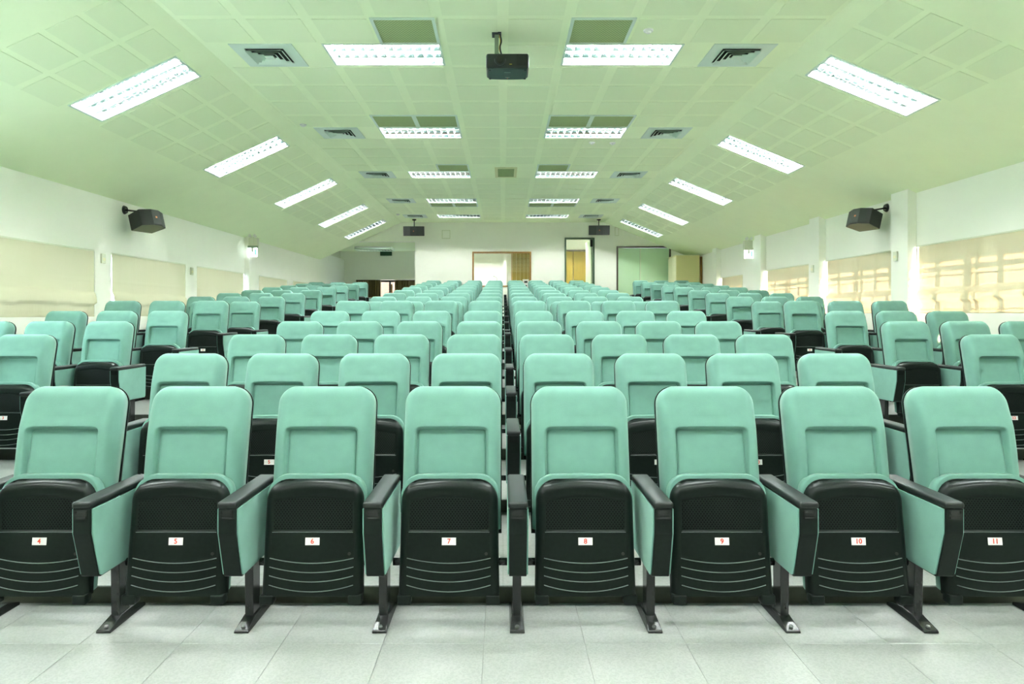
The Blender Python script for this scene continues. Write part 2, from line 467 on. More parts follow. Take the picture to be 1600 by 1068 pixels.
# ------------------------------------------------------------------ ceiling
LIGHT_Y = [-2.40, 0.69, 3.78, 6.87, 9.96, 13.05, 16.14, 18.76]  # first three rows are unseen, added to light the front seats
FL, FW = 1.20, 0.585           # fixture size
CX = 1.228                     # centre of the flat fixtures
def plane_with_holes(name, us, vs, holes, P, m):
    verts, idx, faces = [], {}, []
    def V(u, v):
        k = (round(u, 4), round(v, 4))
        if k not in idx: idx[k] = len(verts); verts.append(P(u, v))
        return idx[k]
    us = sorted(set(round(u, 4) for u in us)); vs = sorted(set(round(v, 4) for v in vs))
    for i in range(len(us) - 1):
        for j in range(len(vs) - 1):
            cu, cv = (us[i] + us[i + 1]) / 2, (vs[j] + vs[j + 1]) / 2
            if any(a < cu < b and c < cv < d for a, b, c, d in holes): continue
            faces.append((V(us[i], vs[j]), V(us[i], vs[j + 1]), V(us[i + 1], vs[j + 1]), V(us[i + 1], vs[j])))
    return mesh(name, verts, faces)
hl, hw = FL / 2 - .012, FW / 2 - .012
holes = []
for y in LIGHT_Y:
    for s in (-1, 1):
        holes.append((s * CX - hl, s * CX + hl, y + FW / 2 - hw, y + FW / 2 + hw))
us = [-CR, CR] + [u for h in holes for u in h[:2]]
vs = [YF - .1, YB + .02] + [v for h in holes for v in h[2:]]
ceil_flat = link('ceiling', plane_with_holes('ceiling', us, vs, holes, lambda u, v: (u, v, ZC), M['ceil']), m='ceil')
tag(ceil_flat, kind='structure', label='flat middle of the pale green ceiling')
# sloping sides: local u measured along the slope from the crease
def slope_data(side):
    X, Z = (-XL, ZWL) if side < 0 else (XR, ZWR)
    X = X + .02
    m_ = (ZC - Z) / (X - CR); L = math.hypot(X - CR, ZC - Z); ang = math.atan(m_)
    return m_, L, ang
SL = {}
SLC = 0.89                     # centre of the slope fixtures, metres from the crease along the slope
for side in (-1, 1):
    m_, L, ang = slope_data(side)
    SL[side] = (m_, L, ang)
    hs = [(SLC - hl, SLC + hl, y + FW / 2 - hw, y + FW / 2 + hw) for y in LIGHT_Y]
    us = [0, L + .05] + [u for h in hs for u in h[:2]]
    vs = [YF - .1, YB + .02] + [v for h in hs for v in h[2:]]
    P = lambda u, v, side=side, ang=ang: (side * (CR + u * math.cos(ang)), v, ZC - u * math.sin(ang))
    o = link('ceiling', plane_with_holes('ceiling', us, vs, hs, P, M['ceil']), m='ceil')
    tag(o, kind='structure', label='%s sloping side of the pale green ceiling' % ('left' if side < 0 else 'right'))
    SL[side] = (m_, L, ang, o)
o = link('ceiling', box('alcove_ceiling', (XL - .2, AX + .15, yb1, ya + .15, AZ, AZ + .1)), m='ceil'); tag(o, kind='structure')
# roof with eaves over everything
o = link('roof', boxes('roof', [(XL - 1.2, XR + 1.09, YF - .6, YB + 4.0, 4.45, 4.55), (XR + .2, XR + 1.09, YF - .6, YB + 4.0, ZWR - .02, ZWR + .10),
                                (XL - 1.2, XL - .2, YF - .6, YB + 4.0, ZWL + .1, ZWL + .2), (XR + .12, XR + .2, YF - .6, YB + .3, ZWR + .1, 4.45),
                                (XL - .2, XL - .12, YF - .6, YB + 3.3, ZWL + .2, 4.45), (XL - .2, XR + .2, YF - .3, YF - .2, 4.2, 4.45),
                                (XL - .2, XR + .2, ya + .15, ya + .25, 3.3, 4.45)]), m='plastic'); tag(o, kind='structure')

# ceiling boards
GRID0, GP = 6.87, 0.618
block = []     # flat areas that are not boards (x0,x1,y0,y1)
for y in LIGHT_Y:
    for s in (-1, 1):
        block.append((s * CX - FL / 2, s * CX + FL / 2, y, y + FW))
        block.append((s * 2.45 - .33, s * 2.45 + .33, y, y + .62))
GR = []        # return-air grilles (x centre, y0, depth)
for s in (-1, 1):
    GR += [(s * .93, 6.26, .60), (s * .93, 9.34, .60), (s * 1.53, 9.34, .60), (s * .93, 12.43, .60), (s * .93, 16.74, .60), (s * 1.53, 16.74, .60)]
for (x, y, d) in GR: block.append((x - .3, x + .3, y, y + d))
block.append((-.12, .25, 12.7, 13.6))
pm = box('board', (-.252, .252, -.268, .268, -.004, 0)); pm.materials.append(M['perf'])
for j in range(-2, 23):
    yc = GRID0 + (j + .5) * GP
    if yc > YB - .3: continue
    for i in range(-5, 5):
        xc = (i + .5) * .606
        if any(a < xc + .2 and b > xc - .2 and c < yc + .2 and d > yc - .2 for a, b, c, d in block): continue
        link('board', pm, ceil_flat, loc=(xc, yc, ZC))
ps = box('slope_board', (-.145, .145, -.268, .268, -.004, 0)); ps.materials.append(M['perf'])
for side in (-1, 1):
    m_, L, ang, par = SL[side]
    for j in range(-2, 23):
        yc = GRID0 + (j + .5) * GP
        if yc > YB - .3: continue
        if any(y - .2 < yc < y + FW + .2 for y in LIGHT_Y): continue
        for i in range(4):
            u = .36 + i * .352
            link('board', ps, par, loc=(side * (CR + u * math.cos(ang)), yc, ZC - u * math.sin(ang)), rot=(0, side * ang, 0))

# ------------------------------------------------------------------ ceiling lights
def fixture_meshes():
    d = {}
    L, W = FL / 2, FW / 2
    d['frame'] = boxes('lamp_frame', [(-L, L, -W, -W + .022, -.008, .004), (-L, L, W - .022, W, -.008, .004),
                                      (-L, -L + .022, -W + .022, W - .022, -.008, .004), (L - .022, L, -W + .022, W - .022, -.008, .004)])
    l, w, h = L - .0125, W - .0125, .10
    v = [(-l, -w, 0), (l, -w, 0), (l, w, 0), (-l, w, 0), (-l, -w, h), (l, -w, h), (l, w, h), (-l, w, h)]
    d['housing'] = mesh('lamp_housing', v, [(0, 1, 5, 4), (1, 2, 6, 5), (2, 3, 7, 6), (3, 0, 4, 7), (4, 5, 6, 7)])
    vv, ff = [], []
    for k in range(3):          # one parabolic trough above each tube
        c = (k - 1) * 2 * w / 3; hwid = w / 3
        base = len(vv)
        for i in range(13):
            q = -1 + 2 * i / 12
            for x in (-l, l): vv.append((x, c + q * hwid * .985,  .096 - .034 * q * q))
        for i in range(12):
            a_ = base + 2 * i; ff.append((a_, a_ + 1, a_ + 3, a_ + 2))
    d['reflector'] = mesh('lamp_reflector', vv, ff, True)
    bm = bmesh.new()
    def prism(p0, p1, wd, h0, h1):
        # blade with a V section: thin below, wide above
        p0 = Vector(p0); p1 = Vector(p1); dr = (p1 - p0).normalized(); sd = Vector((-dr.y, dr.x, 0))
        q = []
        for p in (p0, p1):
            q.append([bm.verts.new(p + Vector((0, 0, h1)) + sd * wd), bm.verts.new(p + Vector((0, 0, h1)) - sd * wd),
                      bm.verts.new(p + Vector((0, 0, h0)) - sd * wd * .35), bm.verts.new(p + Vector((0, 0, h0)) + sd * wd * .35)])
        for i in range(4):
            j = (i + 1) % 4
            bm.faces.new((q[0][i], q[0][j], q[1][j], q[1][i]))
    for y in (-w / 3, w / 3): prism((-l, y, 0), (l, y, 0), .018, .0, .060)
    for y in (-w + .006, w - .006): prism((-l, y, 0), (l, y, 0), .010, .0, .060)
    d['louvre'] = bm_mesh('lamp_louvre', bm); bm = bmesh.new()
    for k in range(13):
        x = -l + (k + .0) * 2 * l / 12
        prism((x, -w, 0), (x, w, 0), .0055, .001, .014)
    d['cross_blades'] = bm_mesh('lamp_cross_blades', bm)
    d['tube'] = cyl('lamp_tube', (-l + .02, 0, 0), (l - .02, 0, 0), .014, seg=8)
    return d
FM = fixture_meshes()
for k, mm in (('frame', 'trimgreen'), ('housing', 'housing'), ('reflector', 'mirror'), ('louvre', 'mirror'), ('cross_blades', 'louvre'), ('tube', 'tube')): FM[k].materials.append(M[mm])
TUBES = {}
for k in ('tube4', 'tube5'):
    TUBES[k] = FM['tube'].copy(); TUBES[k].materials.clear(); TUBES[k].materials.append(M[k])
tube_off = FM['tube'].copy(); tube_off.materials.clear(); tube_off.materials.append(M['tubeoff'])
def ceiling_light(loc, rot, label, group, lit=True):
    e = empty('ceiling_light', loc, rot)
    tag(e, label, 'light', group)
    for k in ('frame', 'housing', 'reflector', 'louvre', 'cross_blades'): link(k, FM[k], e)
    for y in (-FW / 3 + .005, 0, FW / 3 - .005): link('tube', tube_off if not lit else TUBES.get(lit, FM['tube']), e, loc=(0, y, .062))
    return e
ordn = ['nearest', 'second nearest', 'third', 'fourth', 'farthest']
offn = ['added unseen behind the camera', 'added unseen above the camera', 'added unseen just above the frame']
for i, y in enumerate(LIGHT_Y):
    yc = y + FW / 2
    q = ordn[i - 3] if i >= 3 else None
    for s, nm in ((-1, 'left'), (1, 'right')):
        t = ('%s louvred fluorescent light in the flat ceiling, %s of centre' % (q, nm)) if q else ('louvred fluorescent light in the flat ceiling %s, %s' % (nm, offn[i]))
        ceiling_light((s * CX, yc, ZC), (0, 0, 0), t, 'lights in the flat ceiling', {6: 'tube4', 7: 'tube5'}.get(i, True))
        m_, L, ang, par = SL[s]
        t = ('%s louvred fluorescent light on the %s sloping ceiling' % (q, nm)) if q else ('louvred fluorescent light on the %s slope, %s' % (nm, offn[i]))
        ceiling_light((s * (CR + SLC * math.cos(ang)), yc, ZC - SLC * math.sin(ang)), (0, s * ang, 0), t, 'lights on the sloping ceiling', {6: 'tube4', 7: 'tube5'}.get(i, True))
ceiling_light((-4.16, 22.1, AZ - .102), (0, 0, 0), 'unlit louvred light in the dark alcove ceiling', 'alcove light', lit=False)
ceiling_light((-.4, 21.4, 3.69), (0, 0, 0), 'light in the control room behind the window', 'room lights')
ceiling_light((2.35, 21.7, 3.69), (0, 0, 0), 'light in the corridor behind the open door', 'room lights')

# ------------------------------------------------------------------ ceiling vents and grilles
def vent_meshes():
    d = {}
    d['plate'] = boxes('vent_plate', [(-.32, .32, -.31, -.2, -.008, 0), (-.32, .32, .2, .31, -.008, 0), (-.32, -.2, -.2, .2, -.008, 0), (.2, .32, -.2, .2, -.008, 0)])
    d['core'] = box('vent_core', (-.2, .2, -.2, .2, -.002, 0))
    def ring(s, dz):
        a, b = s, s - .035
        lo, hi = -.030 - dz, -.005
        v = [(-a, -a, lo), (a, -a, lo), (a, a, lo), (-a, a, lo), (-b, -b, hi), (b, -b, hi), (b, b, hi), (-b, b, hi)]
        v += [(x * .99, y * .99, z + .003) for x, y, z in v]
        f = [(0, 1, 5, 4), (1, 2, 6, 5), (2, 3, 7, 6), (3, 0, 4, 7), (8, 12, 13, 9), (9, 13, 14, 10), (10, 14, 15, 11), (11, 15, 12, 8),
             (4, 5, 13, 12), (5, 6, 14, 13), (6, 7, 15, 14), (7, 4, 12, 15)]
        return mesh('vent_ring', v, f)
    d['rings'] = [ring(.195, 0), ring(.145, 0), ring(.095, 0)]
    d['cap'] = box('vent_cap', (-.045, .045, -.045, .045, -.028, -.018))
    return d
VM = vent_meshes()
VM['plate'].materials.append(M['trimgreen']); VM['core'].materials.append(M['dark']); VM['cap'].materials.append(M['trimgreen'])
for r in VM['rings']: r.materials.append(M['trimgreen'])
for i, y in enumerate(LIGHT_Y[3:]):
    for s, nm in ((-1, 'left'), (1, 'right')):
        e = empty('ceiling_vent', (s * 2.45, y + .31, ZC))
        tag(e, 'square air conditioning vent in ceiling, %s on the %s side' % (ordn[i], nm), 'vent', 'square air vents in the ceiling')
        link('plate', VM['plate'], e); link('core', VM['core'], e)
        for r in VM['rings']: link('slat_ring', r, e)
        link('cap', VM['cap'], e)
gf = boxes('grille_frame', [(-.3, .3, -.3, -.27, -.012, 0), (-.3, .3, .27, .3, -.012, 0), (-.3, -.27, -.27, .27, -.012, 0), (.27, .3, -.27, .27, -.012, 0)])
gf.materials.append(M['trimgreen'])
gm = box('grille_mesh', (-.27, .27, -.27, .27, -.005, -.001)); gm.materials.append(M['grille'])
gl = {6.26: 'in front of the nearest light', 9.34: 'in front of the second light', 12.43: 'in front of the third light', 16.74: 'behind the fourth light'}
for (x, y, d) in GR:
    e = empty('return_grille', (x, y + .3, ZC))
    pos = ('inner' if abs(x) < 1.2 else 'outer') + ' ' if y in (9.34, 16.74) else ''
    tag(e, '%solive perforated ceiling grille %s, %s of centre' % (pos, gl[y], 'left' if x < 0 else 'right'), 'grille', 'perforated return grilles in the ceiling')
    link('frame', gf, e); link('mesh_panel', gm, e)
e = empty('ceiling_hatch', (.055, 13.15, ZC)); tag(e, 'small olive vent with cream frame in the middle of the ceiling', 'vent')
link('frame', boxes('hatch_frame', [(-.21, .21, -.46, -.38, -.014, 0), (-.21, .21, .38, .44, -.014, 0), (-.21, -.155, -.38, .38, -.014, 0), (.155, .21, -.38, .38, -.014, 0)]), e, 'ventcream')
link('vent_face', box('hatch_face', (-.155, .155, -.38, .38, -.008, -.001)), e, 'ventolive')
bm = bmesh.new(); add_cyl(bm, (0, 0, 0), (0, 0, -.018), .05, .045); add_cyl(bm, (0, 0, -.018), (0, 0, -.035), .028, .02)
det = bm_mesh('detector', bm, False); det.materials.append(M['white'])
for (x, y, t) in [(-2.87, 9.8, 'small white smoke detector left of the second air vent'), (1.39, 6.53, 'small white ceiling sensor right of the nearest perforated grille'),
                  (1.41, 10.82, 'left one of two small white sensors behind the second right light'), (1.74, 10.85, 'right one of two small white sensors behind the second right light'),
                  (-2.88, 18.7, 'small white smoke detector beside the farthest left air vent')]:
    o = link('smoke_detector', det, loc=(x, y, ZC)); tag(o, t, 'detector', 'small ceiling detectors')

# ------------------------------------------------------------------ projector
e = empty('projector', (.043, 6.5, CAM_Z + 2.33)); tag(e, 'black projector hanging from the ceiling on a pole', 'projector')
bm = bmesh.new(); add_box(bm, -.205, .205, 0, .31, .004, .145, bevel=.022, seg=3)
body = link('body', bm_mesh('projector_body', bm, False), e, 'projector')
link('underside', extrude_profile('projector_underside', [(-.19, .012), (.19, .012), (.185, .295), (.05, .305), (-.05, .305), (-.185, .295)], 'z', -.004, .008, bevel=.003), e, 'projector2')
bm = bmesh.new(); add_cyl(bm, (-.072, .01, .078), (-.072, -.022, .078), .056, .052, 28); me = bm_mesh('lens_ring', bm)
lr = link('lens_ring', me, e, 'projector')
bm = bmesh.new(); add_cyl(bm, (-.072, -.016, .078), (-.072, -.0235, .078), .036, .036, 28); link('lens', bm_mesh('lens', bm), lr, 'lens')
for k in range(9):
    z = .035 + k * .0115
    link('vent_slot', box('vent_slot', (.085, .19, -.003, .003, z, z + .005)), e, 'dark')
link('badge', box('badge', (.018, .042, -.0022, .002, .036, .042)), e, 'yellow')
link('logo_plate', box('logo_plate', (-.03, .03, .09, .105, -.007, -.003)), e, 'ridge')
link('status_lamp', box('status_lamp', (-.006, .006, .255, .267, -.007, -.003)), e, 'orange')
link('button_pad', box('button_pad', (-.022, .022, .225, .245, -.007, -.003)), e, 'ridge')
for (x, y) in [(-.17, .04), (.17, .04), (-.17, .27), (.17, .27)]: link('foot', cyl('projector_foot', (x, y, .006), (x, y, -.012), .012, .010, 10), e, 'projector')
link('bracket', boxes('projector_bracket', [(-.20, .02, .06, .24, .145, .157), (-.12, -.08, .10, .20, .157, .185)]), e, 'pole')
link('pole', boxes('projector_pole', [(-.125, -.085, .12, .16, .18, .38)]), e, 'pole')
link('ceiling_plate', box('projector_ceiling_plate', (-.15, -.06, .08, .20, .370, .38)), e, 'projector')
def tube_path(name, pts, r, seg=6):
    cu = bpy.data.curves.new(name, 'CURVE'); cu.dimensions = '3D'; cu.bevel_depth = r; cu.bevel_resolution = 2
    sp = cu.splines.new('BEZIER'); sp.bezier_points.add(len(pts) - 1)
    for bp, p in zip(sp.bezier_points, pts):
        bp.co = p; bp.handle_left_type = bp.handle_right_type = 'AUTO'
    ob = bpy.data.objects.new('tmp', cu); COL.objects.link(ob)
    dg = bpy.context.evaluated_depsgraph_get()
    me = bpy.data.meshes.new_from_object(ob.evaluated_get(dg)); me.name = name
    bpy.data.objects.remove(ob); bpy.data.curves.remove(cu)
    for p in me.polygons: p.use_smooth = True
    me.materials.clear()
    return me
link('cable', tube_path('cable_yellow', [(-.078, .115, .375), (-.070, .112, .29), (-.078, .11, .22), (-.045, .10, .15)], .006), e, 'yellow')
link('cable', tube_path('cable_black', [(-.075, .11, .375), (-.060, .105, .30), (-.072, .10, .24), (-.055, .09, .15)], .008), e, 'projector')

# ------------------------------------------------------------------ loudspeakers
def speaker(loc, yaw, pitch, w, h, t, label, group=None):
    e = empty('loudspeaker', loc); tag(e, label, 'speaker', group)
    rt = (pitch, 0, yaw)
    prof = [(-w / 2, -t * .28), (-w * .16, -t / 2), (w * .16, -t / 2), (w / 2, -t * .28), (w * .42, t / 2), (-w * .42, t / 2)]
    link('cabinet', extrude_profile('speaker_cabinet', prof, 'z', -h / 2, h / 2, bevel=.006), e, 'spk', rot=rt)
    gp = [(-w / 2 + .012, -t * .28 - .002), (-w * .16, -t / 2 - .008), (w * .16, -t / 2 - .008), (w / 2 - .012, -t * .28 - .002), (w * .15, -t / 2 + .012), (-w * .15, -t / 2 + .012)]
    g = link('front_grille', extrude_profile('speaker_grille', gp, 'z', -h / 2 + .012, h / 2 - .012), e, 'spkgrille', rot=rt)
    link('badge', box('speaker_badge', (-.014, .014, -t / 2 - .0105, -t / 2 - .006, -.012, .012)), g, 'orange')
    link('lit_underside', extrude_profile('speaker_lit_sheet', [(x * .96, y * .94) for x, y in prof], 'z', -h / 2 - .004, -h / 2 + .002), e, 'spklit', rot=rt)  # thin sheet carrying the painted light under the cabinet
    return e
def bracket(e, p0, p1, nrm):
    """arm from the wall or ceiling point p0 to the cabinet, in world space, as parts of e"""
    a, b = Vector(p0) - e.location, Vector(p1) - e.location
    c = a + Vector(nrm) * .03
    link('bracket_arm', cyl('speaker_arm', a, b, .013, .013, 10), e, 'steel')
    link('wall_plate', cyl('speaker_wall_plate', a, c, .065, .05, 20), e, 'steel')
spl = speaker((-5.14, 9.88, CAM_Z + 1.335), math.radians(70), math.radians(-16), .42, .235, .32, 'black loudspeaker on a bracket high on the left wall', group='wall loudspeakers')
bracket(spl, (XL, 9.86, CAM_Z + 1.49), (-5.12, 9.86, CAM_Z + 1.45), (1, 0, 0))
spr = speaker((5.31, 10.06, CAM_Z + 1.38), math.radians(-70), math.radians(-16), .42, .235, .32, 'black loudspeaker on a bracket high on the right wall', group='wall loudspeakers')
bracket(spr, (XR, 10.05, CAM_Z + 1.55), (5.30, 10.05, CAM_Z + 1.49), (-1, 0, 0))
for x, z, t in ((-2.57, CAM_Z + 2.375, 'black loudspeaker under the ceiling above the alcove corner'), (2.77, CAM_Z + 2.40, 'black loudspeaker under the ceiling above the open door')):
    s_ = speaker((x, 19.75, z), 0, math.radians(8), .61, .27, .30, t, group='back loudspeakers')
    bracket(s_, (x, 19.75, ZC), (x, 19.75, z + .10), (0, 0, -1))

# ------------------------------------------------------------------ windows, blinds
def window(n, side, y0, y1, z0, z1, bars_v, bars_h):
    X = XL if side < 0 else XR
    xo = X + side * .16
    def bx(a, b): return (min(a, b), max(a, b))
    fr = link('window_%d' % n, boxes('window_frame', [(*bx(xo - .02, xo + .02), y0, y1, z0, z0 + .04), (*bx(xo - .02, xo + .02), y0, y1, z1 - .04, z1),
                                                     (*bx(xo - .02, xo + .02), y0, y0 + .04, z0 + .04, z1 - .04), (*bx(xo - .02, xo + .02), y1 - .04, y1, z0 + .04, z1 - .04)]), m='alu')
    tag(fr, kind='structure')
    for (a, b) in bars_v:
        link('mullion', box('mullion', (*bx(xo - .018, xo + .018), a, b, z0 + .04, z1 - .04)), fr, 'alu')
    for (a, b) in bars_h:
        link('bar', box('bar', (*bx(xo + side * .02, xo + side * .032), y0 + .04, y1 - .04, a, b)), fr, 'alu')
    link('pane', box('pane', (*bx(xo - .003, xo + .003), y0 + .04, y1 - .04, z0 + .04, z1 - .04)), fr, 'glass')
    return fr
def blind(side, y0, y1, z0, z1, label, shirr, gap0=-.003, gap1=-.003, fold=True):
    X = XL if side < 0 else XR
    e = empty('roman_blind', (X + side * .012, (y0 + y1) / 2, z0)); tag(e, label, 'blind', 'cream roman blinds on the %s wall' % ('left' if side < 0 else 'right'))
    H = z1 - z0; W = y1 - y0
    ny, nz = 72, 44
    rnd = random.Random(int(y0 * 100) + side)
    ph = [rnd.uniform(0, 6.28) for _ in range(8)]
    verts, faces = [], []
    for j in range(nz + 1):
        z = H * j / nz
        for i in range(ny + 1):
            t = i / ny; y = -W / 2 + gap0 + t * (W - gap0 - gap1)
            wav = .5 * math.sin(21 * t + ph[0]) + .3 * math.sin(47 * t + ph[1]) + .3 * math.sin(83 * t + ph[2])
            d = .002 * wav * (1 + shirr * 2) * (1 - .5 * z / H)
            zz = z
            if fold:
                zf = .165 + .010 * math.sin(9 * t + ph[3]) + .006 * math.sin(23 * t + ph[4])
                q = z - zf
                if 0 <= q < .16: d += .034 * math.sin(math.pi * (1 - q / .16) ** .55 * .5) * (1 + .25 * math.sin(13 * t + ph[5]))
                elif -.02 < q < 0: d += .034 * (1 + q / .02) * .4
                if abs(z - .04) < .012: d -= .002
                if abs(z - H * .55) < .012: d += .0025
            verts.append((-side * (d + .004), y, zz))
    for j in range(nz):
        for i in range(ny):
            a = j * (ny + 1) + i
            faces.append((a, a + 1, a + ny + 2, a + ny + 1))
    me = mesh('blind_cloth', verts, faces, True)
    link('cloth', me, e, 'blind')
    link('head_rail', box('head_rail', (-.012, .012, -W / 2 + .002, W / 2 - .002, H - .018, H - .001)), e, 'plastic')
    link('hem_bar', box('hem_bar', (-.005 - side * .004, .005 - side * .004, -W / 2 + gap0, W / 2 - gap1, .0, .012)), e, 'blind')
    return e
nw = 1
lbl = ['nearest', 'second', 'third', 'fourth', 'farthest']
for i, (a, b) in enumerate(LW):
    window(nw, -1, a, b, LZ0, LZ1, [((a + b) / 2 - .03, (a + b) / 2 + .03)], []); nw += 1
    if i == 0: continue
    blind(-1, a, b, LZ0, LZ1, '%s cream roman blind on the left wall' % lbl[i - 1], .0, gap0=.03 if i == 2 else -.003, gap1=.03 if i == 3 else -.003)
for i, (a, b) in enumerate(RW):
    vb = [(b - .55, b - .46), (b - 1.14, b - 1.0), (b - 1.27, b - 1.21), (b - 1.67, b - 1.59), (b - 2.08, b - 2.0)]
    vb = [q for q in vb if q[0] > a + .05]
    hb = [(RZ0 + .70, RZ0 + .755), (RZ0 + .63, RZ0 + .645), (RZ0 + .44, RZ0 + .49), (RZ0 + .20, RZ0 + .215)]
    window(nw, 1, a, b, RZ0, RZ1, vb, hb); nw += 1
    nm = 'cream roman blind on the right wall just out of view' if i == 0 else '%s sunlit cream roman blind on the right wall' % lbl[i - 1 if i < 4 else 4]
    blind(1, a, b, RZ0, RZ1, nm, .6, gap1=.045)

# ------------------------------------------------------------------ wall details
sw = box('switch', (-.012, .012, -.045, .045, -.065, .065), bevel=.004); sw.materials.append(M['plastic'])
swb = box('switch_button', (-.016, .016, -.028, .028, -.03, .01), bevel=.002); swb.materials.append(M['cabdoor'])
for (x, y, z, t) in [(XL + .012, 9.32, CAM_Z + .745, 'cream control box on left wall between nearest and second blinds'),
                     (XL + .012, 11.97, CAM_Z + .735, 'cream control box on left wall between second and third blinds'),
                     (XR - .132, 9.60, CAM_Z + .80, 'cream control box on nearest right wall pier'), (XR - .132, 12.18, CAM_Z + .79, 'cream control box on second right wall pier')]:
    e = empty('control_box', (x, y, z)); tag(e, t, 'switch', 'small control boxes on the walls')
    link('body', sw, e); link('button', swb, e)
for (x, z, w, h, t) in [(-1.70, CAM_Z + 2.35, .125, .13, 'pale cover plate on back wall right of the alcove speaker'), (3.40, CAM_Z + 2.44, .065, .13, 'narrow pale cover plate on back wall beside the right speaker')]:
    e = empty('cover_plate', (x, YB, z)); tag(e, t, 'wall plate')
    link('plate', box('cover_plate', (-w, w, -.02, 0, -h, h), bevel=.004), e, 'plastic')
    link('lid', box('cover_lid', (-w + .02, w - .02, -.026, -.02, -h + .02, h - .02), bevel=.002), e, 'wall')
def emergency(loc, side, label, lit):
    e = empty('emergency_sign', loc); tag(e, label, 'sign', 'emergency exit signs on the side walls')
    link('bracket', boxes('sign_bracket', [(-.02, .02, -.02, .02, -.02, .28)]), e, 'plastic')
    link('battery_box', box('sign_box', (-.09, .09, .0, .12, .10, .27), bevel=.006), e, 'plastic')
    for s in (-1, 1):
        link('lamp_head', cyl('sign_lamp', (s * .05, -.05, .31), (s * .05, .02, .30), .035, .025, 12), e, 'white')
    link('hood', box('sign_hood', (-.10, .10, -.03, .05, .055, .10), bevel=.004), e, 'pole' if side < 0 else 'plastic')
    p = link('sign_panel', box('sign_panel', (-.10, .10, -.008, .008, -.13, .055), bevel=.002), e, 'sign')
    # running figure and doorway
    bm = bmesh.new()
    y0, y1 = -.0105, -.0085
    add_box(bm, .045, .075, y0, y1, -.095, .03)
    for (cx, cz, ln, wd, an) in [(-.005, -.02, .05, .018, 20), (-.025, -.06, .05, .012, -35), (.015, -.065, .05, .012, 30), (-.03, -.01, .04, .010, -60), (.02, -.015, .04, .010, 55), (-.055, -.085, .035, .010, -70)]:
        add_box(bm, cx - wd / 2, cx + wd / 2, y0, y1, cz - ln / 2, cz + ln / 2, rot=Matrix.Rotation(math.radians(an), 3, 'Y'))
    add_cyl(bm, (.006, y0, .022), (.006, y1, .022), .013, seg=14)
    link('pictogram', bm_mesh('sign_pictogram', bm), p, 'signgreen')
    return e
el = emergency((-5.28, 14.40, CAM_Z + 1.32), -1, 'green and white emergency exit sign on the left wall pier', True)
er = emergency((5.44, 15.12, CAM_Z + 1.34), 1, 'bright emergency exit sign on the right wall pier', True)
# unlit exit sign in the alcove
e = empty('exit_sign', (-4.02, ya - .03, CAM_Z + 2.045)); tag(e, 'dark unlit green exit sign on the alcove wall', 'sign')
link('case', box('exit_case', (-.2, .2, -.04, .03, -.07, .07), bevel=.008), e, 'exitdark')
link('face', box('exit_face', (-.18, .18, -.044, -.04, -.055, .055)), e, 'exitdark')
link('mounting_arm', boxes('exit_arm', [(-.01, .01, -.01, .01, .07, .085)]), e, 'pole')

# ------------------------------------------------------------------ back wall openings
def frame_mesh(name, x0, x1, z0, z1, y0, y1, t, bottom=True):
    b = [(x0, x1, y0, y1, z1 - t, z1), (x0, x0 + t, y0, y1, z0, z1 - t), (x1 - t, x1, y0, y1, z0, z1 - t)]
    if bottom: b.append((x0 + t, x1 - t, y0, y1, z0, z0 + t))
    return boxes(name, b)
fr = link('window_%d' % nw, frame_mesh('control_window_frame', WX0, WX1, WZ0, WZ1, YB - .02, YB + .17, .042), m='brown'); tag(fr, kind='structure', label='brown framed control room window in the back wall')
link('pane', box('control_pane', (WX0 + .042, WX1 - .042, YB + .07, YB + .076, WZ0 + .042, WZ1 - .042)), fr, 'glass')
fd = link('door_1', frame_mesh('door_frame', DX0, DX1, ZB, DZ, YB - .02, YB + .17, .045, False), m='greenframe'); tag(fd, kind='structure', label='tall open door with dark green frame in the back wall')
lf = link('leaf', box('door_leaf', (-.02, .02, 0, .86, .01, DZ - ZB - .06), bevel=.002), fd, 'leaf', loc=(2.672, YB + .18, ZB), rot=(0, 0, math.radians(4)))
link('closer_arm', boxes('door_closer', [(2.62, 2.70, YB + .10, YB + .16, DZ - .26, DZ - .05)]), fd, 'dark')
sd = link('door_2', frame_mesh('sliding_frame', SX0, SX1, ZB, SZ, YB - .025, YB + .12, .046, False), m='darkbrown'); tag(sd, kind='structure', label='wide sliding door with two frosted green panels')
xm = 4.11
for a, b, yy in ((SX0 + .046, xm + .02, .055), (xm - .02, SX1 - .046, .02)):
    p = link('panel', box('sliding_panel', (a, b, YB + yy, YB + yy + .03, ZB + .02, SZ - .05)), sd, 'frost')
    link('stile', box('sliding_stile', (b - .035 if b < 4.2 else a, b if b < 4.2 else a + .035, YB + yy - .006, YB + yy, ZB + .02, SZ - .05)), p, 'leaf')
# wooden folding door in the control room
yw = yr
fw = link('door_3', boxes('folding_frame', [(.28, .31, yw - .06, yw, ZB, 3.45), (1.22, 1.25, yw - .06, yw, ZB, 3.45), (.28, 1.25, yw - .06, yw, 3.45, 3.49)]), m='brown'); tag(fw, kind='structure')
for k in range(7):
    a = .315 + k * .129
    link('slat', box('folding_slat', (a, a + .122, yw - .045, yw - .012, ZB + .01, 3.44), bevel=.006), fw, 'wood')
